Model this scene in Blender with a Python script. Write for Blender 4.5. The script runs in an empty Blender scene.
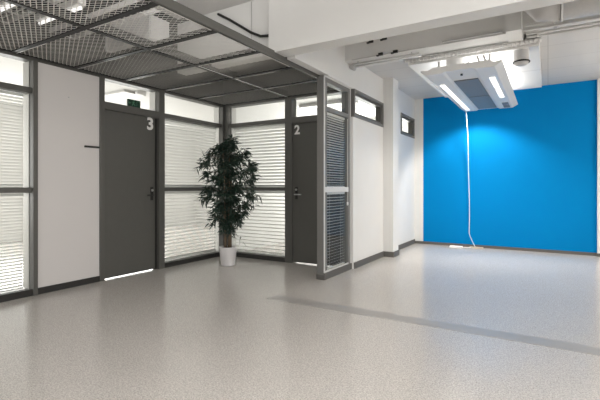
import bpy, math, random
from mathutils import Vector, Matrix
random.seed(7)
S = bpy.context.scene
COL = S.collection
PI = math.pi

# ------------------------------------------------------------------ materials
def mat(name, col, rough=0.6, metal=0.0, noise=0.0, nscale=20, bump=0.0, spec=0.5, emit=None, estr=0, bscale=None):
    m = bpy.data.materials.new(name); m.use_nodes = True
    nt = m.node_tree; b = nt.nodes['Principled BSDF']
    c = (*col, 1)
    b.inputs['Base Color'].default_value = c
    b.inputs['Roughness'].default_value = rough
    b.inputs['Metallic'].default_value = metal
    b.inputs['Specular IOR Level'].default_value = spec
    tc = nt.nodes.new('ShaderNodeTexCoord')
    n = nt.nodes.new('ShaderNodeTexNoise'); n.inputs['Scale'].default_value = nscale; n.inputs['Detail'].default_value = 3
    nt.links.new(tc.outputs['Object'], n.inputs['Vector'])
    r = nt.nodes.new('ShaderNodeMapRange')
    k = noise if noise else 0.02
    r.inputs['To Min'].default_value = 1 - k; r.inputs['To Max'].default_value = 1 + k
    nt.links.new(n.outputs['Fac'], r.inputs['Value'])
    v = nt.nodes.new('ShaderNodeVectorMath'); v.operation = 'SCALE'; v.inputs[0].default_value = col
    nt.links.new(r.outputs['Result'], v.inputs['Scale'])
    nt.links.new(v.outputs['Vector'], b.inputs['Base Color'])
    if bump:
        n2 = nt.nodes.new('ShaderNodeTexNoise'); n2.inputs['Scale'].default_value = bscale or nscale
        nt.links.new(tc.outputs['Object'], n2.inputs['Vector'])
        bp = nt.nodes.new('ShaderNodeBump'); bp.inputs['Strength'].default_value = bump; bp.inputs['Distance'].default_value = 0.004
        nt.links.new(n2.outputs['Fac'], bp.inputs['Height']); nt.links.new(bp.outputs['Normal'], b.inputs['Normal'])
    if emit:
        b.inputs['Emission Color'].default_value = (*emit, 1); b.inputs['Emission Strength'].default_value = estr
    return m

def lin(r, g, b):
    f = lambda c: (c/255/12.92) if c/255 <= 0.04045 else ((c/255+0.055)/1.055)**2.4
    return (f(r), f(g), f(b))

M = {}
M['white'] = mat('white_wall_paint', (.725, .72, .70), .6, noise=.03, nscale=3, bump=.05, bscale=180)
M['panel'] = mat('pale_wall_panel', (.625, .60, .585), .55, noise=.02, nscale=2)
M['edge'] = mat('lit_frame_edge', (.62, .615, .60), .45)
M['blue'] = mat('blue_wall_paint', (0.0, .20, .50), .7, noise=.02, nscale=2, bump=.03, bscale=150, spec=.06)
M['dark'] = mat('dark_grey_frame_paint', lin(84, 83, 79), .45, noise=.04, nscale=8)
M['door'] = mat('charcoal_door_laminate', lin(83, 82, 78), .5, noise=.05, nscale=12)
M['wing'] = mat('mid_grey_frame_paint', lin(112, 111, 108), .45)
M['jamb'] = mat('pale_inner_jamb', (.62, .61, .59), .5)
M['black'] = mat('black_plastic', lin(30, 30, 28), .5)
M['base'] = mat('black_skirting', lin(36, 35, 33), .5)
M['basegrey'] = mat('grey_skirting', lin(92, 90, 86), .5)
M['alu'] = mat('aluminium', (.75, .75, .74), .35, metal=.6)
M['bright'] = mat('lit_flange_metal', (.85, .84, .82), .4)
M['steel'] = mat('brushed_steel', (.5, .5, .5), .35, metal=.8)
M['slat'] = mat('blind_slat_white', (.88, .87, .85), .5)
M['mesh'] = mat('galvanised_mesh', lin(222, 220, 214), .5)
M['bar'] = mat('shade_dark_bar', lin(30, 30, 28), .5)  # dark tone stands in for the bars' shadowed depth
M['duct'] = mat('duct_grey', (.5, .49, .48), .5, noise=.05, nscale=60)
M['ductlight'] = mat('duct_galvanised', (.7, .69, .68), .4, noise=.08, nscale=30)
M['unit'] = mat('unit_white_enamel', (.72, .71, .69), .4)
M['grille'] = mat('perforated_grey', (.17, .165, .16), .5, noise=.15, nscale=250)
M['lamp'] = mat('lamp_tube', (1, 1, 1), .5, emit=(1, .97, .93), estr=1.1)
M['roompaint'] = mat('bright_office_paint', (.85, .845, .83), .6)
M['pot'] = mat('white_ceramic', (.72, .70, .70), .35)
M['soil'] = mat('dark_potting_soil', (.03, .025, .02), .9, noise=.4, nscale=60)
M['cane'] = mat('tan_bamboo_cane', (.13, .09, .055), .6, noise=.35, nscale=25)
M['leaf'] = mat('dark_green_leaf', (.014, .034, .022), .45, noise=.5, nscale=9)
M['cablew'] = mat('white_cable_sheath', (.9, .9, .88), .5)
M['signg'] = mat('green_sign_face', (.003, .03, .016), .4)
M['signw'] = mat('pale_green_pictogram', (.07, .22, .12), .4)
M['number'] = mat('white_number_vinyl', (.82, .81, .79), .5)
M['brown'] = mat('brown_cardboard', (.55, .48, .38), .7)

def tile_mat(name, col, line, sx, sy, mortar=.006):
    m = mat(name, col, .7); nt = m.node_tree; b = nt.nodes['Principled BSDF']
    tc = nt.nodes.new('ShaderNodeTexCoord')
    br = nt.nodes.new('ShaderNodeTexBrick'); br.offset = 0
    br.inputs['Color1'].default_value = (*col, 1); br.inputs['Color2'].default_value = (*[c*.97 for c in col], 1)
    br.inputs['Mortar'].default_value = (*line, 1); br.inputs['Scale'].default_value = 1
    br.inputs['Mortar Size'].default_value = mortar; br.inputs['Brick Width'].default_value = sx; br.inputs['Row Height'].default_value = sy
    nt.links.new(tc.outputs['Object'], br.inputs['Vector']); nt.links.new(br.outputs['Color'], b.inputs['Base Color'])
    return m
M['tile'] = tile_mat('acoustic_ceiling_tile', (.64, .63, .615), (.5, .49, .48), 1.2, .6)

def floor_mat():
    m = bpy.data.materials.new('speckled_vinyl'); m.use_nodes = True
    nt = m.node_tree; b = nt.nodes['Principled BSDF']; L = nt.links
    tc = nt.nodes.new('ShaderNodeTexCoord')
    n1 = nt.nodes.new('ShaderNodeTexNoise'); n1.inputs['Scale'].default_value = 120; n1.inputs['Detail'].default_value = 3; n1.inputs['Roughness'].default_value = .7
    n2 = nt.nodes.new('ShaderNodeTexVoronoi'); n2.inputs['Scale'].default_value = 110
    n3 = nt.nodes.new('ShaderNodeTexNoise'); n3.inputs['Scale'].default_value = .9
    for n in (n1, n2, n3): L.new(tc.outputs['Object'], n.inputs['Vector'])
    r = nt.nodes.new('ShaderNodeValToRGB')
    e = r.color_ramp.elements
    e[0].position = .30; e[0].color = (.33, .31, .288, 1)
    e[1].position = .68; e[1].color = (.76, .725, .685, 1)
    k = e.new(.5); k.color = (.60, .565, .525, 1)
    L.new(n1.outputs['Fac'], r.inputs['Fac'])
    mx = nt.nodes.new('ShaderNodeMix'); mx.data_type = 'RGBA'; mx.blend_type = 'MULTIPLY'; mx.inputs[0].default_value = .22
    L.new(r.outputs['Color'], mx.inputs[6]); L.new(n2.outputs['Color'], mx.inputs[7])
    bw = nt.nodes.new('ShaderNodeRGBToBW'); L.new(n2.outputs['Color'], bw.inputs[0]); L.new(bw.outputs[0], mx.inputs[7])
    L.new(mx.outputs[2], b.inputs['Base Color'])
    b.inputs['Roughness'].default_value = .24
    b.inputs['Specular IOR Level'].default_value = .38
    rr = nt.nodes.new('ShaderNodeMapRange'); rr.inputs['To Min'].default_value = .13; rr.inputs['To Max'].default_value = .22
    L.new(n3.outputs['Fac'], rr.inputs['Value']); L.new(rr.outputs['Result'], b.inputs['Roughness'])
    bp = nt.nodes.new('ShaderNodeBump'); bp.inputs['Strength'].default_value = .06; bp.inputs['Distance'].default_value = .002
    L.new(n1.outputs['Fac'], bp.inputs['Height']); L.new(bp.outputs['Normal'], b.inputs['Normal'])
    return m
M['floor'] = floor_mat()
M['strip'] = mat('grey_floor_strip', (.36, .345, .33), .3, noise=.12, nscale=90)

def glass_mat():
    m = bpy.data.materials.new('window_glass'); m.use_nodes = True
    nt = m.node_tree; nt.nodes.clear(); L = nt.links
    o = nt.nodes.new('ShaderNodeOutputMaterial'); mx = nt.nodes.new('ShaderNodeMixShader')
    t = nt.nodes.new('ShaderNodeBsdfTransparent'); t.inputs[0].default_value = (.93, .94, .93, 1)
    g = nt.nodes.new('ShaderNodeBsdfGlossy'); g.inputs['Roughness'].default_value = .02
    f = nt.nodes.new('ShaderNodeFresnel'); f.inputs[0].default_value = 1.28
    ge = nt.nodes.new('ShaderNodeNewGeometry'); ml = nt.nodes.new('ShaderNodeMath'); ml.operation = 'MULTIPLY'; sb_ = nt.nodes.new('ShaderNodeMath'); sb_.operation = 'SUBTRACT'; sb_.inputs[0].default_value = 1
    L.new(ge.outputs['Backfacing'], sb_.inputs[1]); L.new(f.outputs[0], ml.inputs[0]); L.new(sb_.outputs[0], ml.inputs[1]); L.new(ml.outputs[0], mx.inputs[0]); L.new(t.outputs[0], mx.inputs[1]); L.new(g.outputs[0], mx.inputs[2]); L.new(mx.outputs[0], o.inputs[0])
    return m
M['glass'] = glass_mat()

# ------------------------------------------------------------------ mesh builder
class MB:
    def __init__(s): s.v = []; s.f = []; s.sm = []
    def quad(s, pts):
        i = len(s.v); s.v += [tuple(p) for p in pts]; s.f.append(tuple(range(i, i+len(pts)))); s.sm.append(False)
    def box(s, x0, x1, y0, y1, z0, z1):
        i = len(s.v)
        s.v += [(x0,y0,z0),(x1,y0,z0),(x1,y1,z0),(x0,y1,z0),(x0,y0,z1),(x1,y0,z1),(x1,y1,z1),(x0,y1,z1)]
        for q in ((0,3,2,1),(4,5,6,7),(0,1,5,4),(1,2,6,5),(2,3,7,6),(3,0,4,7)):
            s.f.append(tuple(i+k for k in q)); s.sm.append(False)
        return s
    def prism(s, prof, y0, y1):          # profile in x,z extruded along y
        i = len(s.v); n = len(prof)
        s.v += [(x, y0, z) for x, z in prof] + [(x, y1, z) for x, z in prof]
        s.f.append(tuple(i+k for k in range(n))); s.sm.append(False)
        s.f.append(tuple(i+n+k for k in reversed(range(n)))); s.sm.append(False)
        for k in range(n):
            l = (k+1) % n
            s.f.append((i+k, i+n+k, i+n+l, i+l)); s.sm.append(False)
        return s
    def tube(s, pts, r, seg=8, r2=None, cap=True):
        pts = [Vector(p) for p in pts]; n = len(pts); base = len(s.v)
        up = Vector((0, 0, 1))
        for k, p in enumerate(pts):
            d = (pts[min(k+1, n-1)] - pts[max(k-1, 0)]).normalized()
            u = d.cross(up)
            if u.length < 1e-3: u = Vector((1, 0, 0))
            u.normalize(); w = u.cross(d)
            rr = r if r2 is None else r + (r2-r)*k/(n-1)
            for j in range(seg):
                a = 2*PI*j/seg
                s.v.append(tuple(p + u*math.cos(a)*rr + w*math.sin(a)*rr))
        for k in range(n-1):
            for j in range(seg):
                l = (j+1) % seg
                s.f.append((base+k*seg+j, base+k*seg+l, base+(k+1)*seg+l, base+(k+1)*seg+j)); s.sm.append(True)
        if cap:
            s.f.append(tuple(base+j for j in reversed(range(seg)))); s.sm.append(False)
            s.f.append(tuple(base+(n-1)*seg+j for j in range(seg))); s.sm.append(False)
        return s
    def lathe(s, prof, seg=40, c=(0, 0, 0)):
        base = len(s.v); n = len(prof)
        for r, z in prof:
            for j in range(seg):
                a = 2*PI*j/seg; s.v.append((c[0]+r*math.cos(a), c[1]+r*math.sin(a), c[2]+z))
        for k in range(n-1):
            for j in range(seg):
                l = (j+1) % seg
                s.f.append((base+k*seg+j, base+k*seg+l, base+(k+1)*seg+l, base+(k+1)*seg+j)); s.sm.append(True)
        return s
    def build(s, name, m, parent=None, loc=None, bevel=0):
        me = bpy.data.meshes.new(name)
        v = s.v
        if parent is not None and loc is None:
            o0 = WL(parent); v = [(a-o0[0], b-o0[1], c-o0[2]) for a, b, c in v]
        elif loc is not None and parent is None:
            v = [(a-loc[0], b-loc[1], c-loc[2]) for a, b, c in v]
        me.from_pydata(v, [], s.f); me.materials.append(m)
        for p, q in zip(me.polygons, s.sm): p.use_smooth = q
        me.update()
        o = bpy.data.objects.new(name, me); COL.objects.link(o)
        if parent is not None: o.parent = parent
        elif loc is not None: o.location = loc
        if bevel:
            b = o.modifiers.new('bevel', 'BEVEL'); b.width = bevel; b.segments = 2; b.limit_method = 'ANGLE'
        return o

def WL(o):
    p = Vector((0, 0, 0))
    while o is not None: p += o.location; o = o.parent
    return p

def tag(o, label=None, cat=None, group=None, kind=None):
    if label: o['label'] = label
    if cat: o['category'] = cat
    if group: o['group'] = group
    if kind: o['kind'] = kind
    return o
def empty(name, loc, label=None, cat=None, group=None, kind=None):
    o = bpy.data.objects.new(name, None); COL.objects.link(o); o.location = loc; o.empty_display_size = .1
    return tag(o, label, cat, group, kind)
def B(*a): return MB().box(*a)
def struct(name, mb, m, label=None, cat='room part', bevel=0):
    return tag(mb.build(name, m, bevel=bevel), label, cat, kind='structure')

# ------------------------------------------------------------------ dimensions
XL = -4.60      # left partition
YB = 5.20       # back glass of the alcove
XR = -2.30      # corridor wall with high windows
YE = 8.30       # blue wall
ZM = 2.445      # underside of partition head
ZC = 3.15       # main ceiling
ZT = 2.89       # tile ceiling near blue wall

# ------------------------------------------------------------------ shell
struct('floor', MB().box(-9.6, 6.1, -6.1, 9.6, -.12, 0), M['floor'], 'speckled beige-grey vinyl floor running under the whole hall', 'floor')
sb = MB(); sb.box(-2.44, 4.5, 3.40, 3.57, 0.0, .0025)
tag(sb.build('floor_strip', M['strip']), 'darker grey strip set across the speckled floor', 'floor strip', kind='structure')

struct('ceiling', MB().box(-4.6, -2.4, 3.705, 5.3, ZC-.02, ZC-.001).box(-4.6, -3.62, -6, 3.705, ZC-.02, ZC-.001), M['black'], 'slab over the mesh ceiling, darkened for the shaded void', 'ceiling')  # slab colour stands in for the shade above the mesh
cm = MB(); cm.box(-4.6, 6.0, -6.0, 5.36, ZC, ZC+.15)
struct('ceiling', cm, M['tile'], 'white tiled ceiling above the hall', 'ceiling')
cm = MB(); cm.box(XR, 3.0, 5.36, YE+.1, ZT, ZT+.1); cm.box(XR, 3.0, 5.34, 5.36, ZT, ZC)
struct('ceiling', cm, M['tile'], 'lower tiled ceiling in front of the blue wall', 'ceiling')

# blue wall with white return strips
struct('wall_back', B(-2.13, .69, YE, YE+.12, 0, ZT), M['blue'], 'bright blue painted end wall', 'wall')
struct('trim_1', B(XR, -2.13, YE-.004, YE+.12, 0, ZT), M['white'], 'narrow white strip left of the blue wall', 'trim')
struct('wall_right', B(.69, 3.0, YE-.06, YE+.12, 0, ZT), M['white'], 'white pier right of the blue wall', 'wall')
struct('baseboard_back', B(-2.29, .69, YE-.018, YE-.006, 0, .05), M['basegrey'], 'dark skirting under the blue wall', 'baseboard')
struct('baseboard_right', B(.675, 3.0, YE-.08, YE-.06, 0, .05), M['basegrey'], 'dark skirting under the white pier', 'baseboard')
# outer hall behind and right of camera
struct('wall_east', MB().box(3.0, 3.12, 4.6, YE+.12, 0, ZC).box(3.0, 6.1, 4.5, 4.6, 0, ZC), M['white'], 'white wall of the hall far to the right', 'wall')

# corridor wall : solid with two openings
w = MB()
x0, x1 = XR-.10, XR
w.box(x0, x1, 5.24, YE+.1, 0, 2.10)
w.box(x0, x1, 5.24, YE+.1, 2.49, ZC)
w.box(x0, x1, 6.46, 7.38, 2.10, 2.49); w.box(x0, x1, 8.27, YE+.1, 2.10, 2.49)
w.box(x0, x1, 4.50, 5.24, 2.49, ZC)
w.box(x0, x1, 3.72, 4.50, 2.50, ZC)
struct('wall_side', w, M['white'], 'white corridor wall with two high windows', 'wall')
struct('trim_2', B(XR+.001, XR+.165, 6.45, 6.72, .001, ZT), M['white'], 'square white column standing against the corridor wall', 'column')
bb = MB(); bb.box(XR, XR+.014, 5.26, 6.44, 0, .085); bb.box(XR, XR+.18, 6.435, 6.45, 0, .085)
bb.box(XR+.166, XR+.18, 6.45, 6.735, 0, .085); bb.box(XR, XR+.014, 6.735, YE-.02, 0, .085)
struct('baseboard_side', bb, M['basegrey'], 'grey skirting along the corridor wall and column', 'baseboard')

# left partition solid pieces
struct('wall_left', MB().box(XL-.08, XL, 2.28, 2.985, .0, ZM), M['panel'], 'plain pale grey wall panel left of door 3', 'wall')
struct('wall_left.001', MB().box(XL-.08, XL, -6.0, 1.0, 0, ZM), M['panel'], 'pale partition left of the first blinds', 'wall')
struct('baseboard_left', MB().box(XL, XL+.012, 2.275, 2.985, 0, .068), M['base'], 'black skirting under the pale wall panel', 'baseboard')
# walls above the partitions over the mesh ceiling, shade put into their dark colour
struct('wall_upper_left', B(XL-.10, XL-.02, -6.0, YB+.1, 2.5, ZC), M['door'], 'wall above the mesh ceiling, darkened for the shaded void', 'wall')
struct('wall_upper_back', B(XL-.1, XR-.1, YB+.0, YB+.1, 2.5, ZC), M['door'], 'wall above the alcove glazing, darkened for the shaded void', 'wall')
struct('bulkhead', B(-3.9, -2.47, 3.56, 3.70, 2.53, ZC-.001), M['white'], 'white bulkhead above the edge of the mesh ceiling', 'bulkhead')

# adjacent rooms ---------------------------------------------------
r = MB()
r.box(-9.5, -4.7, -3.1, -3.0, 0, 2.8); r.box(-9.6, -9.5, -3.1, 9.5, 0, 2.8); r.box(-9.5, -4.7, 9.4, 9.5, 0, 2.8)
r.box(-4.72, -4.62, YB+.1, 9.4, 0, 2.8)
struct('wall_office_1', r, M['roompaint'], 'white office walls behind door 3', 'wall')
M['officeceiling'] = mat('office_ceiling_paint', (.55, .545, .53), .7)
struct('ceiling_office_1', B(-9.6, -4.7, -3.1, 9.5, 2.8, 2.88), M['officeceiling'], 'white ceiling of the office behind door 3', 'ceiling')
r = MB(); r.box(-4.62, XR-.1, 9.4, 9.5, 0, 2.8)
r.box(XR-.1, XR, YE+.1, 9.5, 0, 2.8)
struct('wall_office_2', r, M['roompaint'], 'white office wall behind door 2', 'wall')
struct('ceiling_office_2', B(-4.62, XR-.1, YB+.1, 9.5, 2.8, 2.88), M['roompaint'], 'white ceiling of the office behind door 2', 'ceiling')

# ------------------------------------------------------------------ glazed partitions
def bay_x(name, label, ya, yb, front=XL, sash=True, mat_='dark', post_r=.045):
    """glazed bay lying in the plane x = front, between ya and yb"""
    e = empty(name, (front-.05, (ya+yb)/2, 0), label, 'window', kind='structure')
    fr = MB(); d0, d1 = front-.12, front+.0
    fr.box(d0, d1+.012, ya, ya+.035, 0, ZM); fr.box(d0, d1+.03, yb-post_r, yb, 0, ZM)
    fr.box(d0, d1, ya+.035, yb-post_r, .0, .065)
    fr.box(d0, d1, ya+.035, yb-post_r, 2.105, 2.165)
    fr.box(d0, d1, ya+.035, yb-post_r, 1.070, 1.125)
    fr.box(d0, d1+.01, ya, yb, ZM, ZM+.05)
    fr.build('window_frame', M[mat_], e, bevel=.003)
    for z0, z1 in ((.065, 1.07), (1.125, 2.105), (2.165, ZM)):
        B(front-.05, front-.044, ya+.035, yb-post_r, z0, z1).build('window_pane', M['glass'], e)
    tag(B(front-.17, front-.056, yb-post_r-.006, yb-post_r-.001, .065, ZM).build('inner_jamb', M['jamb'], e), 'pale inner jamb')
    return e
bay_x('window_1', 'left glazed bay with white blinds at the photo edge', 1.0, 2.28)
bay_x('window_2', 'glazed bay with blinds between door 3 and the corner', 3.93-.035+.03, 5.2, post_r=.06)
struct('baseboard_left.001', MB().box(XL, XL+.014, 1.035, 2.235, 0, .068), M['base'], 'black sill under the left glazed bay', 'baseboard')
struct('baseboard_left.002', MB().box(XL, XL+.014, 3.965, 5.13, 0, .062), M['base'], 'black sill under the glazed bay beside the plant', 'baseboard')

# back bay, plane y = YB
e = empty('window_3', (-3.95, YB+.05, 0), 'back glazed bay with blinds left of door 2', 'window', kind='structure')
fr = MB(); y0, y1 = YB, YB+.12
fr.box(XL+.0, -4.49, y0-.02, y1, 0, ZM); fr.box(-3.385, -3.30, y0-.02, y1, 0, ZM)
fr.box(-4.49, -3.385, y0, y1, 0, .065); fr.box(-4.49, -3.385, y0, y1, 2.105, 2.165)
fr.box(-4.49, -3.385, y0, y1, 1.07, 1.125); fr.box(XL, -3.30, y0-.01, y1, ZM, ZM+.05)
fr.build('window_frame', M['dark'], e, bevel=.003)
for z0, z1 in ((.065, 1.07), (1.125, 2.105), (2.165, ZM)):
    B(-4.49, -3.385, YB+.044, YB+.05, z0, z1).build('window_pane', M['glass'], e)
tag(B(-4.488, -4.483, YB+.056, YB+.17, .065, ZM).build('inner_jamb', M['jamb'], e), 'pale inner jamb')
struct('baseboard_back.001', B(-4.49, -3.385, YB-.014, YB, 0, .062), M['base'], 'black sill under the back glazed bay', 'baseboard')

# side wing, plane x = XR
e = empty('window_4', (XR-.05, 4.85, 0), 'grey framed glass screen projecting beside door 2', 'window', kind='structure')
fr = MB(); a, b = XR-.13, XR-.03
fr.box(a, b, 4.44, 4.52, .0, 2.49)
fr.box(a, b, 5.14, 5.24, 0, 2.49)
for z0, z1 in ((.0, .085), (1.07, 1.125), (2.07, 2.125), (2.42, 2.49)): fr.box(a+.02, b, 4.52, 5.14, z0, z1)
fr.build('window_frame', M['wing'], e, bevel=.003)
tr = MB()
tr.box(b-.004, b+.008, 4.432, 4.450, .085, 2.49)
for z0, z1 in ((.085, .105), (1.065, 1.13)): tr.box(b-.001, b+.006, 4.45, 5.14, z0, z1)  # pale rail strips put the frame's highlights into colour
tr.box(b-.001, b+.006, 5.20, 5.215, .085, 2.49); tr.box(b-.001, b+.006, 4.45, 5.2, 2.475, 2.49)
tag(tr.build('frame_edge', M['edge'], e), 'pale metal edge trim, rail highlights put into colour')
for z0, z1 in ((.085, 1.07), (1.125, 2.07), (2.125, 2.42)):
    B(b-.03, b-.024, 4.52, 5.14, z0, z1).build('window_pane', M['glass'], e)
struct('baseboard_side.001', MB().box(b, b+.012, 4.44, 5.24, 0, .08).box(a, b+.012, 4.425, 4.44, 0, .06), M['basegrey'], 'grey skirting under the projecting glass screen', 'baseboard')

# high windows
def high_window(name, label, ya, yb):
    e = empty(name, (XR, (ya+yb)/2, 2.10), label, 'window', kind='structure')
    f = MB(); a, b = XR-.11, XR+.012; z0, z1 = 2.10, 2.49; t = .04
    f.box(a, b, ya, ya+t, z0, z1); f.box(a, b, yb-t, yb, z0, z1)
    f.box(a, b, ya+t, yb-t, z0, z0+t); f.box(a, b, ya+t, yb-t, z1-t, z1)
    f.build('window_frame', M['wing'], e, bevel=.003)
    f = MB(); g = .05; a2, b2 = XR-.10, XR-.02
    g0, g1 = .04, .075
    f.box(a2, b2, ya+g0, ya+g1, z0+g0, z1-g0); f.box(a2, b2, yb-g1, yb-g0, z0+g0, z1-g0)
    f.box(a2, b2, ya+g1, yb-g1, z0+g0, z0+g1); f.box(a2, b2, ya+g1, yb-g1, z1-g1, z1-g0)
    tag(f.build('sash', M['dark'], e), 'dark grey inner sash')
    B(XR-.07, XR-.064, ya+g1, yb-g1, z0+g1, z1-g1).build('window_pane', M['glass'], e)
high_window('window_5', 'wide high window in the white wall beside the glass screen', 5.26, 6.44)
high_window('window_6', 'small high window in the white wall beyond the column', 7.39, 8.26)

# ------------------------------------------------------------------ doors
def text_mesh(ch, size, parent, rot, at, m, name='door_number', ext=.003):
    c = bpy.data.curves.new('digit', 'FONT'); c.body = ch; c.size = size; c.extrude = ext; c.offset = size*.03
    t = bpy.data.objects.new('digit_tmp', c); COL.objects.link(t)
    bpy.context.view_layer.update()
    me = bpy.data.meshes.new_from_object(t.evaluated_get(bpy.context.evaluated_depsgraph_get()))
    bpy.data.objects.remove(t)
    xs = [v.co.x for v in me.vertices]; ys = [v.co.y for v in me.vertices]
    for v in me.vertices: v.co.x -= (min(xs)+max(xs))/2; v.co.y -= (min(ys)+max(ys))/2
    me.transform(rot.to_4x4()); me.materials.clear(); me.materials.append(m)
    o = bpy.data.objects.new(name, me); COL.objects.link(o); o.parent = parent
    o.location = Vector(at) - WL(parent)
    return o
# door 3 in left partition
e = empty('door_1', (XL, 3.42, 0), 'charcoal office door marked 3 in the left partition', 'door', kind='structure')
f = MB(); a, b = XL-.12, XL+.02
f.box(a, b, 2.985, 3.045, 0, ZM); f.box(a, b, 3.855, 3.925, 0, ZM)
f.box(a, b, 3.045, 3.855, 2.072, 2.165); f.box(a, b-.01, 2.985, 3.925, ZM, ZM+.05)
f.box(a, XL-.01, 2.28, 2.985, ZM, ZM+.05)
f.build('door_frame', M['dark'], e, bevel=.003)
leaf = B(XL-.055, XL-.012, 3.05, 3.81, .013, 2.071).build('door_leaf', M['door'], e, bevel=.003)
B(XL-.05, XL-.03, 3.812, 3.853, .0, 2.083).build('door_stop', M['black'], e)
B(XL-.05, XL-.044, 3.045, 3.855, 2.165, ZM).build('window_pane', M['glass'], e)
tag(B(XL-.17, XL-.056, 3.848, 3.854, 2.165, ZM).build('inner_jamb', M['jamb'], e), 'pale inner jamb')
h = MB(); h.box(XL-.012, XL-.004, 3.735, 3.775, .95, 1.13); h.tube([(XL-.005, 3.755, 1.02), (XL+.045, 3.755, 1.02), (XL+.05, 3.74, 1.02), (XL+.05, 3.64, 1.02)], .009)
tag(h.build('door_handle', M['black'], e), 'black lever handle')
h = MB(); h.tube([(XL-.006, 3.755, 1.085), (XL+.012, 3.755, 1.085)], .016, 16)
tag(h.build('lock', M['steel'], e), 'small steel lock cylinder')
R = Matrix(((0, 0, 1), (1, 0, 0), (0, 1, 0)))       # text facing +x, reading along +y
text_mesh('3', .225, e, R, (XL-.009, 3.728, 1.985), M['number'])
# door 2 in back partition
e = empty('door_2', (-2.86, YB, 0), 'charcoal office door marked 2 at the back of the alcove', 'door', kind='structure')
f = MB(); a, b = YB-.02, YB+.12
f.box(-3.30, -3.265, a, b, 0, ZM); f.box(-2.43, -2.40, a+.06, b, 0, ZM)
f.box(-3.265, -2.43, a, b, 2.072, 2.165); f.box(-3.30, -2.40, a+.0, b, ZM, ZM+.05)
f.build('door_frame', M['dark'], e, bevel=.003)
B(-3.262, -2.435, YB+.012, YB+.055, .016, 2.071).build('door_leaf', M['door'], e, bevel=.003)
B(-3.265, -2.43, YB+.04, YB+.046, 2.165, ZM).build('window_pane', M['glass'], e)
h = MB(); h.box(-3.215, -3.175, YB+.004, YB+.012, .95, 1.13)
tag(h.build('handle_plate', M['black'], e), 'black handle plate')
h = MB(); h.tube([(-3.195, YB+.005, 1.02), (-3.195, YB-.05, 1.02), (-3.17, YB-.055, 1.02), (-3.08, YB-.055, 1.02)], .009)
tag(h.build('door_handle', M['steel'], e), 'steel lever handle')
h = MB(); h.tube([(-3.195, YB+.006, 1.09), (-3.195, YB-.012, 1.09)], .015, 16); h.build('lock', M['steel'], e)
R = Matrix(((1, 0, 0), (0, 0, -1), (0, 1, 0)))
text_mesh('2', .185, e, R, (-3.185, YB+.008, 1.98), M['number'])

# ------------------------------------------------------------------ blinds
def blind(name_label, ax, a, b, c, z0, z1, pitch=.026, tilt=35, flip=1, group=None):
    """horizontal slats; ax='x': plane x=c spanning y a..b ; ax='y': plane y=c spanning x a..b"""
    loc = (c, (a+b)/2, z0) if ax == 'x' else ((a+b)/2, c, z0)
    e = empty('window_blind', loc, name_label, 'blind', group)
    hw = pitch*.47; t = math.radians(tilt); dx = math.cos(t)*hw*flip; dz = math.sin(t)*hw
    m = MB(); z = z0+.03
    while z < z1-.035:
        if ax == 'x':
            m.quad([(c-dx, a, z-dz), (c, a, z+.002), (c, b, z+.002), (c-dx, b, z-dz)]); m.quad([(c, a, z+.002), (c+dx, a, z+dz), (c+dx, b, z+dz), (c, b, z+.002)])
        else:
            m.quad([(a, c-dx, z-dz), (a, c, z+.002), (b, c, z+.002), (b, c-dx, z-dz)]); m.quad([(a, c, z+.002), (a, c+dx, z+dz), (b, c+dx, z+dz), (b, c, z+.002)])
        z += pitch
    m.build('slats', M['slat'], e)
    def bar(z0_, z1_, w):
        return B(c-w, c+w, a, b, z0_, z1_) if ax == 'x' else B(a, b, c-w, c+w, z0_, z1_)
    bar(z1-.03, z1, .013).build('head_rail', M['slat'], e)
    bar(z0, z0+.014, .012).build('bottom_rail', M['slat'], e)
    for q in (.22, .78):
        y = a+(b-a)*q; cm_ = MB()
        p0 = (c+.014, y, z0+.01) if ax == 'x' else (y, c-.014, z0+.01)
        p1 = (p0[0], p0[1], z1-.01)
        cm_.tube([p0, p1], .0012, 5); cm_.build('ladder_cord', M['cablew'], e)
    return e
blind('white slatted blind in the leftmost bay, upper half', 'x', 1.05, 2.19, XL-.09, 1.12, 2.10, pitch=.032, tilt=50)
blind('white slatted blind in the leftmost bay, lower half', 'x', 1.05, 2.19, XL-.09, .075, 1.065, pitch=.032, tilt=52)
blind('white slatted blind left of the plant, above the mid rail', 'x', 3.98, 5.10, XL-.09, 1.12, 2.10, pitch=.045, tilt=46)
blind('white slatted blind left of the plant, below the mid rail', 'x', 3.98, 5.10, XL-.09, .075, 1.065, pitch=.05, tilt=43)
blind('white slatted blind between plant and door 2, above the mid rail', 'y', -4.46, -3.41, YB+.09, 1.12, 2.10, pitch=.05, tilt=36, flip=-1)
blind('white slatted blind between plant and door 2, below the mid rail', 'y', -4.46, -3.41, YB+.09, .075, 1.065, pitch=.055, tilt=25, flip=-1)
blind('grey-looking blind in the projecting screen, above its mid rail', 'x', 4.53, 5.12, XR-.085, 1.125, 2.07, pitch=.032, tilt=20)
blind('grey-looking blind in the projecting screen, below its mid rail', 'x', 4.53, 5.12, XR-.085, .09, 1.065, pitch=.038, tilt=22)
# small chain weight on the wing blind
m = MB(); m.tube([(XR-.02, 5.10, .93), (XR-.02, 5.10, 2.05)], .0025, 5); 
ch = empty('blind_chain', (XR-.02, 5.10, .88), 'pale pull chain hanging at the right edge of the projecting screen', 'blind chain')
m.build('chain', M['cablew'], ch)
MB().lathe([(.0, 0), (.011, .005), (.011, .045), (.0, .05)], 12, (XR-.02, 5.10, .88)).build('chain_weight', M['cablew'], ch)

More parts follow.
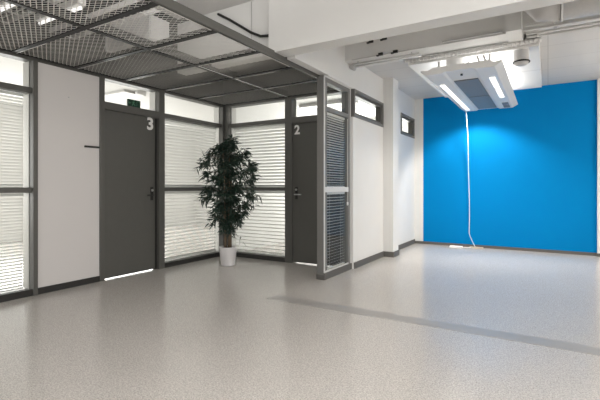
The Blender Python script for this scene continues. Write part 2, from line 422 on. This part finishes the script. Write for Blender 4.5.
# ------------------------------------------------------------------ mesh ceiling panels
ys = [-1.10, -.47, .16, .79, 1.42, 2.05, 2.68, 3.31, 3.94, 4.57, 5.185]
cols = [(-4.59, -3.35, 'left column against the office partition'), (-3.35, -2.44, 'right column along the outer edge')]
ordn = ['deepest in the alcove', 'second from the back glazing', 'third from the back glazing', 'fourth from the back glazing', 'fifth from the back glazing', 'sixth from the back glazing, nearly overhead', 'seventh from the back glazing, overhead', 'eighth from the back glazing, overhead', 'ninth from the back glazing, overhead', 'tenth from the back glazing, overhead']
zmsh = 2.482
for ci, (xa, xb, cn) in enumerate(cols):
    for k in range(len(ys)-1):
        ya, yb = ys[k], ys[k+1]
        if k < 3: continue
        e = empty('mesh_ceiling_panel', ((xa+xb)/2, (ya+yb)/2, zmsh), 'grey expanded-metal ceiling panel, %s, %s' % (cn, ordn[len(ys)-2-k]), 'ceiling panel', 'expanded-metal panels of the alcove ceiling')
        fr = MB(); t = .022
        z0, z1 = zmsh-.010, zmsh+.040
        fr.box(xa+.001, xb-.001, ya+.001, ya+t, z0, z1); fr.box(xa+.001, xb-.001, yb-t, yb-.001, z0, z1)
        fr.box(xa+.001, xa+t, ya+t, yb-t, z0, z1); fr.box(xb-t, xb-.001, ya+t, yb-t, z0, z1)
        fr.build('panel_frame', M['bar'], e)
        fl = MB(); sgn = 1
        x_s = xa + (xb-xa)*(.12 if ci == 0 else .25)
        fl.box(xa+.02, xa+(xb-xa)*(.45 if k % 2 else .7), ya+t, ya+t+.006, z0-.002, z0+.003)  # flange built only along the stretch that catches light
        if k >= 7 and ci == 1: fl.box(xa+t, xa+t+.006, ya+t+.012, yb-t, z0-.002, z0+.003)
        if ci == 1 and k in (5, 6, 7): fl.box(xb-t-.012, xb-t-.004, ya+t+.06, yb-t-.03, z0-.002, z0+.003)
        tag(fl.build('edge_flange', M['bright'], e), 'pale metal flange along the lit part of the panel edge')
        # expanded metal lattice
        me = MB(); px, py = .080, .042; w = .0058
        X0, X1, Y0, Y1 = xa+t, xb-t, ya+t, yb-t
        slope = py/px
        def clip(c0, s):
            # line y = c0 + s*(x-X0)
            pts = []
            xa_, xb_ = X0, X1
            if s > 0: lo = max(X0, X0+(Y0-c0)/s); hi = min(X1, X0+(Y1-c0)/s)
            else: lo = max(X0, X0+(Y1-c0)/s); hi = min(X1, X0+(Y0-c0)/s)
            return (lo, hi) if hi-lo > .004 else None
        H = (X1-X0)*slope
        c0 = Y0-H
        while c0 < Y1:
            r_ = clip(c0, slope)
            if r_:
                lo, hi = r_
                me.quad([(lo, c0+slope*(lo-X0)-w, zmsh-.002), (hi, c0+slope*(hi-X0)-w, zmsh-.002), (hi, c0+slope*(hi-X0)+w*.4, zmsh+.005), (lo, c0+slope*(lo-X0)+w*.4, zmsh+.005)])
            c0 += py
        c0 = Y0
        while c0 < Y1+H:
            r_ = clip(c0, -slope)
            if r_:
                lo, hi = r_
                me.quad([(lo, c0-slope*(lo-X0)-w, zmsh-.002), (hi, c0-slope*(hi-X0)-w, zmsh-.002), (hi, c0-slope*(hi-X0)+w*.4, zmsh+.005), (lo, c0-slope*(lo-X0)+w*.4, zmsh+.005)])
            c0 += py
        me.build('metal_mesh', M['mesh'], e)
struct('trim_3', MB().box(-2.436, -2.412, -.9, 4.44, 2.462, 2.535), M['dark'], 'grey edge beam of the mesh ceiling', 'trim')
struct('trim_4', MB().box(-3.362, -3.338, -.9, 5.18, zmsh+.035, zmsh+.085), M['bar'], 'dark support rail over the mesh ceiling', 'trim')
hg = MB()
# services above the mesh
def rect_duct(label, x0, x1, y0, y1, z0, z1, m='ductlight', name='air_duct'):
    e = MB().box(x0, x1, y0, y1, z0, z1)
    n = int((x1-x0)/.6)
    for k in range(n+1):
        xx = x0+.02+k*(x1-x0-.04)/max(n, 1); e.box(xx-.012, xx+.012, y0-.012, y1+.012, z0-.012, z1+.012)
    for xx in (x0+.2, x1-.2): e.tube([(xx, (y0+y1)/2, z1), (xx, (y0+y1)/2, ZC)], .005, 6)
    return tag(e.build(name, M[m], loc=((x0+x1)/2, (y0+y1)/2, z0)), label, 'duct')
rect_duct('rectangular metal duct above the near mesh panels', -4.5, -3.4, 1.30, 1.60, 2.76, 3.0)
rect_duct('rectangular metal duct above the fourth row of mesh panels', -4.5, -3.7, 3.0, 3.25, 2.75, 3.0)
def tray(label, x0, x1, y0, y1, z, n=5, name='cable_tray', m='ductlight', along='x', step=.3):
    e = MB()
    e.box(x0, x1, y0, y0+.012, z, z+.05); e.box(x0, x1, y1-.012, y1, z, z+.05)
    for k in range(n):
        y = y0+.03+k*(y1-y0-.06)/max(n-1, 1); e.tube([(x0, y, z+.012), (x1, y, z+.012)], .007, 6)
    x = x0+.05
    while x < x1: e.box(x, x+.015, y0+.01, y1-.01, z-.002, z+.006); x += step
    for xx in (x0+.2, x1-.2): e.tube([(xx, y0+.006, z+.04), (xx, y0+.006, ZC)], .004, 6)
    return tag(e.build(name, M[m], loc=((x0+x1)/2, (y0+y1)/2, z)), label, 'cable tray')
tray('cable tray crossing above the mesh, near the top left corner', -4.5, -2.5, .92, 1.16, 2.72)
tray('cable tray crossing above the mesh beside the near duct', -4.5, -2.5, 1.78, 1.95, 2.70, 3)
tray('cable tray crossing above the mesh in front of the bulkhead', -4.5, -2.95, 2.35, 2.6, 2.75, 4)
def tubelight(label, x, y, z, L, along='x'):
    e = empty('strip_light', (x, y, z), label, 'light')
    if along == 'x':
        B(x, x+L, y-.035, y+.035, z+.02, z+.08).build('housing', M['unit'], e)
        for q in (x+.1, x+L-.1): MB().tube([(q, y, z+.08), (q, y, ZC)], .004, 6).build('hanger', M['duct'], e)
        MB().tube([(x+.02, y, z), (x+L-.02, y, z)], .014, 10).build('tube', M['lampdim'], e)
    return e
M['lampdim'] = mat('lamp_tube_soft', (1, 1, 1), .5, emit=(1, .98, .95), estr=1.2)
tubelight('long strip light above the mesh, near the top left corner', -4.15, 1.72, 2.66, .75)
tubelight('long strip light above the mesh near the left partition', -4.1, 2.05, 2.66, .7)

e = empty('strip_light', (-2.8, 2.3, 2.6), 'added slim housing for the fill light over the outer edge of the mesh ceiling', 'light')  # added housing for the canopy fill, no such light hangs here
B(-2.835, -2.765, 2.0, 2.6, 2.63, 2.66).build('housing', M['duct'], e)
for q in (2.1, 2.5): MB().tube([(-2.77, q, 2.66), (-2.77, q, ZC)], .004, 6).build('hanger', M['duct'], e)
# ------------------------------------------------------------------ beams
struct('beam_1', B(-2.49, 5.9, 3.50, 3.70, 2.52, ZC+.0), M['white'], 'deep white ceiling beam crossing the upper right', 'beam', bevel=.004)
b2 = MB(); b2.box(XR, -.385, 4.98, 5.34, 2.79, ZC); b2.box(-.385, -.24, 4.86, 5.34, 2.772, ZC-.001); b2.box(-.24, 2.95, 5.22, 5.34, 2.87, ZC-.001)
struct('beam_2', b2, M['white'], 'second white ceiling beam behind the first', 'beam')
rl = MB(); rl.box(-1.05, -.40, 4.965, 4.98, 2.79, 2.80); rl.box(-1.05, -.42, 4.93, 4.98, 2.80, 2.815)
rl.box(-2.2, -1.25, 4.965, 4.98, 2.79, 2.797)
tag(rl.build('wall_rail', M['duct'], loc=(-1.2, 4.97, 2.79)), 'thin grey rail along the lower edge of the second beam', 'rail')
# black clips
for (x, y, z, lab) in ((-1.93, 4.97, 2.985, 'black clip at the top of the second beam, left one'), (-1.75, 4.97, 2.99, 'black clip at the top of the second beam, right one'),
                       (-1.80, 4.97, 2.80, 'black clip at the bottom of the second beam, left one'), (-1.61, 4.97, 2.80, 'black clip at the bottom of the second beam, right one')):
    k = MB(); k.box(x-.032, x+.025, y-.02, y+.01, z-.014, z+.018); k.box(x-.06, x-.03, y-.012, y+.01, z-.018, z-.002)
    tag(k.build('cable_clip', M['black'], loc=(x, y, z)), lab, 'clip', 'black clips on the second beam')
# conduits along beam underside
def conduit(label, pts, r, m='unit', ribs=0, name='conduit'):
    k = MB(); k.tube(pts, r, 10)
    for t in (.1, .9): q = Vector(pts[0]).lerp(Vector(pts[-1]), t); k.box(q.x-.006, q.x+.006, q.y-.006, q.y+.006, q.z, 2.795)
    if ribs:
        p0, p1 = Vector(pts[0]), Vector(pts[-1]); n = ribs
        for i in range(n):
            q = p0.lerp(p1, (i+.5)/n); d = (p1-p0).normalized()*.008
            k.tube([q-d, q+d], r*1.22, 10)
    return tag(k.build(name, M[m], loc=pts[0]), label, 'conduit')
conduit('thin steel conduit under the second beam, nearest the room', [(-2.24, 5.06, 2.765), (-1.35, 5.06, 2.765)], .010, 'duct')
conduit('thin steel conduit under the second beam, further back', [(-2.24, 5.17, 2.765), (-1.35, 5.17, 2.765)], .012, 'alu')
conduit('white ribbed conduit running along the edge of the glowing panel', [(-1.60, 5.27, 2.755), (-.06, 5.27, 2.755)], .024, 'unit', 34)
k = MB(); k.tube([(-2.262, 5.09, 2.745), (-2.262, 5.20, 2.745)], .03, 14); k.box(-2.27, -2.255, 5.14, 5.15, 2.74, 2.795)
tag(k.build('junction_box', M['duct'], loc=(-2.235, 5.15, 2.765)), 'small round junction box at the left end of the thin conduits', 'junction box')

# right hand services
k = MB(); 
k.tube([(.10, 4.6, 2.86), (2.9, 4.6, 2.86)], .155, 28)
for x in (.10, .55, 1.3, 2.1): k.tube([(x, 4.6, 2.86), (x+.02, 4.6, 2.86)], .163, 28); k.box(x+.005, x+.015, 4.59, 4.61, 3.005, ZC+.01)
tag(k.build('round_duct', M['ductlight'], loc=(1, 4.6, 2.86)), 'round galvanised duct at the top right corner', 'duct')
k = MB()
pts = [(.088, 4.6, 2.86), (-.02, 4.60, 2.865), (-.1, 4.6, 2.985), (-.15, 4.6, 3.03), (-.17, 4.6, 3.13)]
k.tube(pts, .15, 24)
tag(k.build('duct_elbow', M['duct'], loc=pts[0]), 'darker grey elbow turning up at the left end of the round duct', 'duct')
for i, (y, z, nm) in enumerate(((4.86, 2.80, 'nearest'), (4.97, 2.79, 'second'), (5.08, 2.78, 'third'), (5.19, 2.78, 'farthest'))):
    conduit('thin pale pipe under the round duct at top right, %s of four' % nm, [(-.20, y, z), (2.9, y, z)], .012, 'unit', 0, 'ceiling_pipe')
k = MB()
k.box(.05, .08, 4.80, 5.25, 2.8025, 2.8125); k.box(.06, .07, 5.02, 5.03, 2.81, ZC)
tag(k.build('pipe_bracket', M['duct'], loc=(1, 5, 2.8)), 'flat bracket carrying the four pale pipes at top right', 'bracket')

# glowing ceiling panel and unit
e = empty('ceiling_baffle', (-.82, 6.45, 2.72), 'large white ceiling baffle board lit from below, above the air unit', 'ceiling board')
B(-1.57, -.085, 5.35, 7.62, 2.72, 2.75).build('board', M['unit'], e, bevel=.004)
k = MB(); k.box(-1.57, -.085, 7.60, 7.62, 2.75, 2.885); k.box(-.105, -.085, 5.35, 7.6, 2.75, 2.885); k.box(-1.57, -1.55, 5.35, 7.6, 2.75, 2.885)
k.build('side_panel', M['unit'], e)
k = MB(); k.box(-1.57, -.085, 6.45, 6.456, 2.7185, 2.72); k.build('seam', M['duct'], e)

e = empty('ceiling_air_unit', (-.85, 6.28, 2.45), 'long white ceiling unit with perforated grille and lights, hanging before the blue wall', 'air unit')
xa, xb, ya, yb, zu = -1.27, -.45, 4.93, 7.65, 2.45
prof = [(-1.30, 2.49), (-1.235, 2.445), (-1.05, 2.445), (-1.02, 2.46), (-.72, 2.46), (-.69, 2.445), (-.50, 2.445), (-.42, 2.49), (-.43, 2.505), (-.50, 2.495), (-.56, 2.525), (-1.15, 2.525), (-1.22, 2.495), (-1.29, 2.505)]
MB().prism(prof, ya, yb).build('housing', M['unit'], e)
for i, (y0, y1) in enumerate(((5.42, 6.46), (6.49, 7.56))):
    k = B(-1.01, -.73, y0, y1, 2.450, 2.461)
    tag(k.build('grille', M['grille'], e), 'grey perforated grille')
for side, xs_ in (('left', -1.17), ('right', -.575)):
    for (y0, y1) in ((5.35, 6.15), (6.25, 7.05)):
        if side == 'left': y0, y1 = (5.5, 6.46) if y0 < 6 else (6.5, 7.5)
        else: y0, y1 = y0*.75+1.4, y1*.75+1.4
        k = MB().box(xs_-.03, xs_+.03, y0, y1, 2.439, 2.446)
        tag(k.build('light_lens', M['lamp'], e), 'lit light lens')
for y0 in (7.12, 7.37):
    k = B(-.62, -.53, y0, y0+.2, 2.439, 2.446); k.build('vent', M['grille'], e)
MB().tube([(-.87, 5.13, 2.44), (-.87, 5.13, 2.462)], .014, 12).build('sensor', M['black'], e)
# hangers
for x, y in ((-1.19, 5.40), (-.60, 5.40), (-1.19, 7.3), (-.60, 7.3)):
    k = MB(); k.box(x-.014, x+.014, y-.006, y+.006, 2.50, 2.7195)
    k.box(x-.014, x+.05, y-.02, y+.02, 2.50, 2.515); k.build('hanger', M['duct'], e)
# spigots
k = MB(); k.lathe([(.0, 2.526), (.085, 2.53), (.105, 2.56), (.108, 2.60), (.108, 2.7195)], 32, (-1.0, 5.43, 0))
tag(k.build('duct_spigot', M['unit'], loc=(-1.0, 5.43, 2.53)), 'white round duct spigot above the near end of the air unit', 'duct')
e2 = empty('duct_spigot', (-.265, 5.44, 2.545), 'speckled grey duct spigot with dark rim right of the air unit', 'duct')
MB().lathe([(.0, 2.545), (.05, 2.547), (.072, 2.56), (.08, 2.60), (.08, 2.7215)], 32, (-.265, 5.44, 0)).build('body', M['duct'], e2)
k = MB(); k.lathe([(.081, 2.580), (.090, 2.576), (.090, 2.590), (.081, 2.597), (.081, 2.58)], 32, (-.265, 5.44, 0)); tag(k.build('rim', M['bar'], e2), 'dark rim')
# valves
k = MB(); k.tube([(-.84, 5.40, 2.526), (-.84, 5.40, 2.66)], .018, 12); k.tube([(-.875, 5.40, 2.62), (-.80, 5.40, 2.62)], .016, 12); k.box(-.87, -.81, 5.38, 5.42, 2.57, 2.59)
tag(k.build('pipe_valve', M['black'], loc=(-.84, 5.40, 2.6)), 'black valve between the white spigot and the hangers', 'valve')
for i, xx in enumerate((-.71, -.64)):
    k = MB(); k.tube([(xx, 5.39, 2.526), (xx-.003, 5.39, 2.65), (xx-.03, 5.41, 2.7195)], .013, 8)
    tag(k.build('supply_pipe', M['duct'], loc=(xx, 5.1, 2.6)), 'short bent metal pipe above the air unit, %s of the two' % ('left' if i == 0 else 'right'), 'pipe')
k = MB(); k.tube([(-.285, 5.0, 2.70), (-.285, 5.0, 2.76)], .016, 10)

# white cable hanging to the floor
pts = [(-1.215, 7.60, 2.45), (-1.22, 7.64, 2.40), (-1.225, 7.85, 2.05), (-1.24, 8.0, 1.45), (-1.225, 8.0, 1.0), (-1.225, 8.02, .6), (-1.235, 8.05, .28), (-1.21, 8.1, .18), (-1.16, 8.16, .05), (-1.14, 8.18, .011), (-1.2, 8.17, .01), (-1.37, 8.12, .01)]
k = MB(); k.tube(pts, .006, 8)
tag(k.build('power_cable', M['cablew'], loc=(-1.1, 7.9, 0)), 'thin white cable hanging from the air unit to the floor', 'cable')
k = MB(); k.box(-1.58, -1.36, 8.05, 8.14, .001, .03); k.box(-1.54, -1.50, 8.07, 8.12, .03, .036)
tag(k.build('power_strip', M['cablew'], loc=(-1.47, 8.1, 0), bevel=.004), 'white power strip on the floor below the blue wall', 'power strip')
k = MB(); k.box(-1.25, -1.02, 8.16, 8.235, .001, .022)
tag(k.build('cable_box', M['brown'], loc=(-1.13, 8.2, 0), bevel=.003), 'small pale box lying where the white cable reaches the floor', 'box')

# black cable on the bulkhead
pts = [(-3.22, 3.54, 3.10), (-3.05, 3.54, 3.00), (-2.9, 3.54, 2.90), (-2.75, 3.54, 2.80), (-2.62, 3.54, 2.735), (-2.50, 3.54, 2.72)]
k = MB(); k.tube(pts, .014, 8)
tag(k.build('black_cable', M['black'], loc=(-2.8, 3.54, 2.8)), 'black cable sagging across the white bulkhead', 'cable')
k = MB(); k.tube([(-2.75, 3.55, 2.56), (-2.75, 3.55, 3.14)], .004, 6)
tag(k.build('thin_rod', M['duct'], loc=(-2.75, 3.55, 2.56)), 'thin vertical rod on the white bulkhead', 'rod')

# ------------------------------------------------------------------ small things on the left
k = MB(); k.box(XL+.0005, XL+.02, 2.80, 2.975, 1.59, 1.612)
tag(k.build('sign_holder', M['black'], loc=(XL, 2.89, 1.6)), 'small black horizontal holder on the pale panel beside door 3', 'sign holder')
k = MB(); k.tube([(XL, 2.615, 2.134), (XL+.012, 2.615, 2.134)], .006, 8)
tag(k.build('wall_hook', M['steel'], loc=(XL, 2.615, 2.13)), 'tiny screw hook high on the pale panel', 'hook')
e = empty('exit_sign', (XL+.02, 3.44, 2.167), 'green emergency exit sign on the header above door 3', 'sign')
B(XL-.02, XL+.008, 3.375, 3.56, 2.166, 2.258).build('sign_board', M['signg'], e)
xf = XL+.009
def seg(m, ya, za, yb, zb, w=.004):
    d = Vector((0, yb-ya, zb-za)); n = Vector((0, -d.z, d.y)).normalized()*w
    m.quad([(xf, ya-n.y, za-n.z), (xf, yb-n.y, zb-n.z), (xf, yb+n.y, zb+n.z), (xf, ya+n.y, za+n.z)])
k = MB()
seg(k, 3.387, 2.212, 3.417, 2.212); seg(k, 3.387, 2.212, 3.399, 2.226); seg(k, 3.387, 2.212, 3.399, 2.198)     # arrow
seg(k, 3.457, 2.235, 3.447, 2.205, .006); seg(k, 3.447, 2.205, 3.432, 2.18); seg(k, 3.447, 2.205, 3.472, 2.195); seg(k, 3.472, 2.195, 3.477, 2.18)
seg(k, 3.457, 2.23, 3.432, 2.222, .003); seg(k, 3.457, 2.23, 3.479, 2.215, .003)
k.quad([(xf, 3.461+.008*math.cos(a_*PI/4), 2.245+.008*math.sin(a_*PI/4)) for a_ in range(8)])
for (a_, b_) in ((3.502, 3.507), (3.542, 3.547)): k.quad([(xf, a_, 2.18), (xf, b_, 2.18), (xf, b_, 2.245), (xf, a_, 2.245)])
k.quad([(xf, 3.502, 2.24), (xf, 3.547, 2.24), (xf, 3.547, 2.246), (xf, 3.502, 2.246)])
k.build('pictogram', M['signw'], e)

# things in the offices beyond
e = empty('ceiling_vent', (-6.5, 4.7, 2.8), 'flat grey ceiling fixture seen through the glass above door 3', 'ceiling fixture')
B(-6.95, -6.2, 4.48, 4.92, 2.76, 2.80).build('body', M['duct'], e, bevel=.005)
k = MB(); k.lathe([(0, 2.74), (.07, 2.745), (.09, 2.77), (.09, 2.80)], 24, (-6.11, 4.74, 0))
tag(k.build('smoke_detector', M['duct'], loc=(-6.11, 4.74, 2.74)), 'round detector on the office ceiling beyond door 3', 'detector')
e = empty('office_light', (-3.7, 7.2, 2.72), 'ceiling luminaire of the office seen through the back glass', 'light')
B(-4.3, -3.1, 7.1, 7.3, 2.73, 2.79).build('housing', M['duct'], e)
B(-3.72, -3.68, 7.18, 7.22, 2.79, 2.799).build('mount', M['duct'], e)
B(-4.28, -3.12, 7.12, 7.28, 2.722, 2.73).build('diffuser', M['lamp'], e)
k = MB(); k.box(-4.6, -2.45, 8.9, 9.38, .72, .76); k.box(-4.5, -4.46, 8.95, 9.3, 0, .72); k.box(-2.6, -2.56, 8.95, 9.3, 0, .72)
tag(k.build('office_desk', M['door'], loc=(-3.5, 9.1, 0)), 'grey desk top seen faintly through the back blinds', 'desk')

# ------------------------------------------------------------------ plant
PX, PY = -3.97, 4.575
pl = empty('potted_bamboo', (PX, PY, 0), 'tall dark green bamboo plant in a white round pot in the corner', 'plant')
pot = MB(); pot.lathe([(0, .001), (.098, .001), (.103, .01), (.126, .25), (.131, .262), (.129, .268), (.118, .268), (.114, .25), (.112, .235), (0, .235)], 48, (PX, PY, 0)).build('pot', M['pot'], pl)
MB().lathe([(0, .243), (.06, .246), (.112, .237)], 24, (PX, PY, 0)).build('soil', M['soil'], pl)
canes = []
for i in range(7):
    a = i*2*PI/7+.4; r0 = .03+.022*(i % 3)
    bx, by = PX+math.cos(a)*r0, PY+math.sin(a)*r0
    top = 1.25+.09*((i*3) % 7)
    lean = .035*random.uniform(.3, 1)
    pts = [(bx+math.cos(a)*lean*t*t+random.uniform(-.004, .004), by+math.sin(a)*lean*t*t, .235+(top-.235)*t) for t in [k/8 for k in range(9)]]
    canes.append(pts)
    k = MB(); k.tube(pts, .0125, 8, r2=.006)
    for t in range(1, 8):
        p = Vector(pts[t]); k.tube([p-Vector((0, 0, .005)), p+Vector((0, 0, .005))], .0135-.0008*t, 8)
    k.build('cane', M['cane'], pl)
# envelope: height -> radius
def env(z):
    tb = [(.42, .10), (.55, .20), (.75, .28), (.95, .36), (1.1, .43), (1.25, .47), (1.4, .47), (1.55, .36), (1.68, .24), (1.78, .15), (1.86, .07)]
    for (a, ra), (b, rb) in zip(tb, tb[1:]):
        if a <= z <= b: return ra+(rb-ra)*(z-a)/(b-a)
    return .05
tw = MB(); lf = MB()
def leaf_(p, d, L, w):
    d = d.normalized(); s = d.cross(Vector((random.uniform(-1, 1), random.uniform(-1, 1), random.uniform(.2, 1)))).normalized()*w
    q1 = p+d*L*.35+Vector((0, 0, -.004)); q2 = p+d*L*.7+Vector((0, 0, -.012)); q3 = p+d*L+Vector((0, 0, -.028))
    i = len(lf.v)
    lf.v += [tuple(p), tuple(q1+s), tuple(q1-s), tuple(q2+s*.75), tuple(q2-s*.75), tuple(q3)]
    for f_ in ((i, i+1, i+2), (i+1, i+3, i+4, i+2), (i+3, i+5, i+4)): lf.f.append(f_); lf.sm.append(True)
random.seed(21)
clumps = [(0, 1.80, .03), (2.4, 1.74, .10), (4.4, 1.70, .09)]
nC = 40
for n in range(nC):
    z = .52+1.16*(n+.5)/nC
    clumps.append((n*2.399+random.uniform(-.35, .35), z+random.uniform(-.02, .02), max(.04, env(z)-.10)*random.choice((.45, .8, 1, 1.05))))
for n in range(16): clumps.append((n*2.1, .75+.065*n, .07))
for a, z, rr in clumps:
    c = random.choice(canes); t = min(.98, max(.12, (z-.16-.235)/(c[-1][2]-.235)))
    k_ = t*8; i = int(min(7, k_)); p = Vector(c[i]).lerp(Vector(c[i+1]), min(1, k_-i))
    end = Vector((PX+math.cos(a)*rr, PY+math.sin(a)*rr, z))
    mid = p.lerp(end, .55)+Vector((0, 0, .045))
    tw.tube([p, mid, end], .0034, 4, r2=.0015, cap=False)
    out = (end-p); out.z = 0; out = out.normalized() if out.length > 1e-3 else Vector((0, 0, 1))
    for b_ in range(7):
        tip = end+Vector((random.gauss(0, .055), random.gauss(0, .055), random.gauss(0, .06)))+out*.03
        tw.tube([mid.lerp(end, random.uniform(.3, 1)), tip], .0016, 3, cap=False)
        for l_ in range(9):
            d = out*.55+Vector((random.uniform(-1, 1), random.uniform(-1, 1), random.uniform(-1, .55)))
            leaf_(end.lerp(tip, random.uniform(.2, 1.1)), d, random.uniform(.075, .13), random.uniform(.007, .0115))
    for l_ in range(14):
        q = p.lerp(mid, random.random()) if random.random() < .5 else mid.lerp(end, random.random())
        leaf_(q, Vector((random.uniform(-1, 1), random.uniform(-1, 1), random.uniform(-.8, .6))), random.uniform(.06, .11), .009)
tw.build('twigs', M['cane'], pl)
for i_, v_ in enumerate(lf.v):      # keep foliage off the glass
    x, y, z = v_; lf.v[i_] = (max(x, XL+.04), min(y, YB-.04), z)
lf.build('foliage', M['leaf'], pl)

# ------------------------------------------------------------------ lights
def area(name, loc, rot, sx, sy, p, col=(1, 1, 1), spread=PI):
    l = bpy.data.lights.new(name, 'AREA'); l.shape = 'RECTANGLE'; l.size = sx; l.size_y = sy; l.energy = p; l.color = col; l.spread = spread
    o = bpy.data.objects.new(name, l); COL.objects.link(o); o.location = loc; o.rotation_euler = rot
    return o
W = (1, .985, .965)
WW = (1, .95, .89)
area('window_light_behind', (2.0, -5.8, 1.7), (PI/2, 0, 0), 6, 2.2, 130, W)          # faces +y
area('window_light_right', (5.8, 0, 1.6), (PI/2, 0, PI/2), 8, 2.2, 180, W)            # faces -x
area('hall_luminaire_1', (1.0, 1.3, 3.12), (0, 0, 0), 2.4, 1.2, 66, W)
area('hall_fill', (-.6, .6, 2.75), (PI, 0, 0), 2.0, .3, 75, W)  # added fill to lift the dim ceiling, no such fixture known
area('hall_luminaire_2', (2.2, 6.6, 2.87), (0, 0, 0), .8, 1.8, 42, (1, .92, .83))
area('hall_fill_2', (2.3, 6.2, 2.2), (PI, 0, 0), .8, 2.0, 42, WW)  # added fill to brighten the tile ceiling at the right
area('unit_light_right', (-.575, 6.5, 2.43), (.5, 0, 0), .08, 1.2, 13, WW, 1.9)
sp = bpy.data.lights.new('unit_light_left', 'SPOT'); sp.energy = 120; sp.spot_size = math.radians(122); sp.spot_blend = .5; sp.shadow_soft_size = .04; sp.color = WW
so = bpy.data.objects.new('unit_light_left', sp); COL.objects.link(so); so.location = (-1.13, 7.48, 2.425); so.rotation_euler = (.42, 0, 0)
area('unit_light_down', (-1.17, 6.3, 2.43), (0, 0, -.0), .08, 1.2, 16, WW, 2.2)
area('unit_uplight', (-.85, 6.40, 2.54), (PI, 0, 0), .8, 2.2, 20, W)
area('canopy_fill', (-2.80, 2.3, 2.68), (PI, 0, 0), .08, .6, 7, W)  # added fill for the ceiling tiles and bulkhead above the mesh
area('office_1_light', (-9.3, 3.5, 1.5), (PI/2, 0, -PI/2), 9, 2.2, 440, W)           # faces +x
area('office_2_light', (-3.5, 9.3, 1.6), (-PI/2, 0, 0), 2, 2.0, 115, W)              # faces -y
w = bpy.data.worlds.new('world'); S.world = w; w.use_nodes = True
w.node_tree.nodes['Background'].inputs[0].default_value = (1, .98, .96, 1)
w.node_tree.nodes['Background'].inputs[1].default_value = .5

# ------------------------------------------------------------------ camera
cd = bpy.data.cameras.new('camera'); cd.sensor_width = 36; cd.lens = 36*412/600; cd.shift_y = -13/600; cd.clip_start = .05
co = bpy.data.objects.new('camera', cd); COL.objects.link(co); co.location = (0, 0, 1.13)
co.rotation_euler = (PI/2, 0, math.atan(248/412)); S.camera = co
S.view_settings.view_transform = 'Standard'; S.view_settings.look = 'None'; S.view_settings.gamma = 1; S.view_settings.use_curve_mapping = False
S.view_settings.exposure = 0
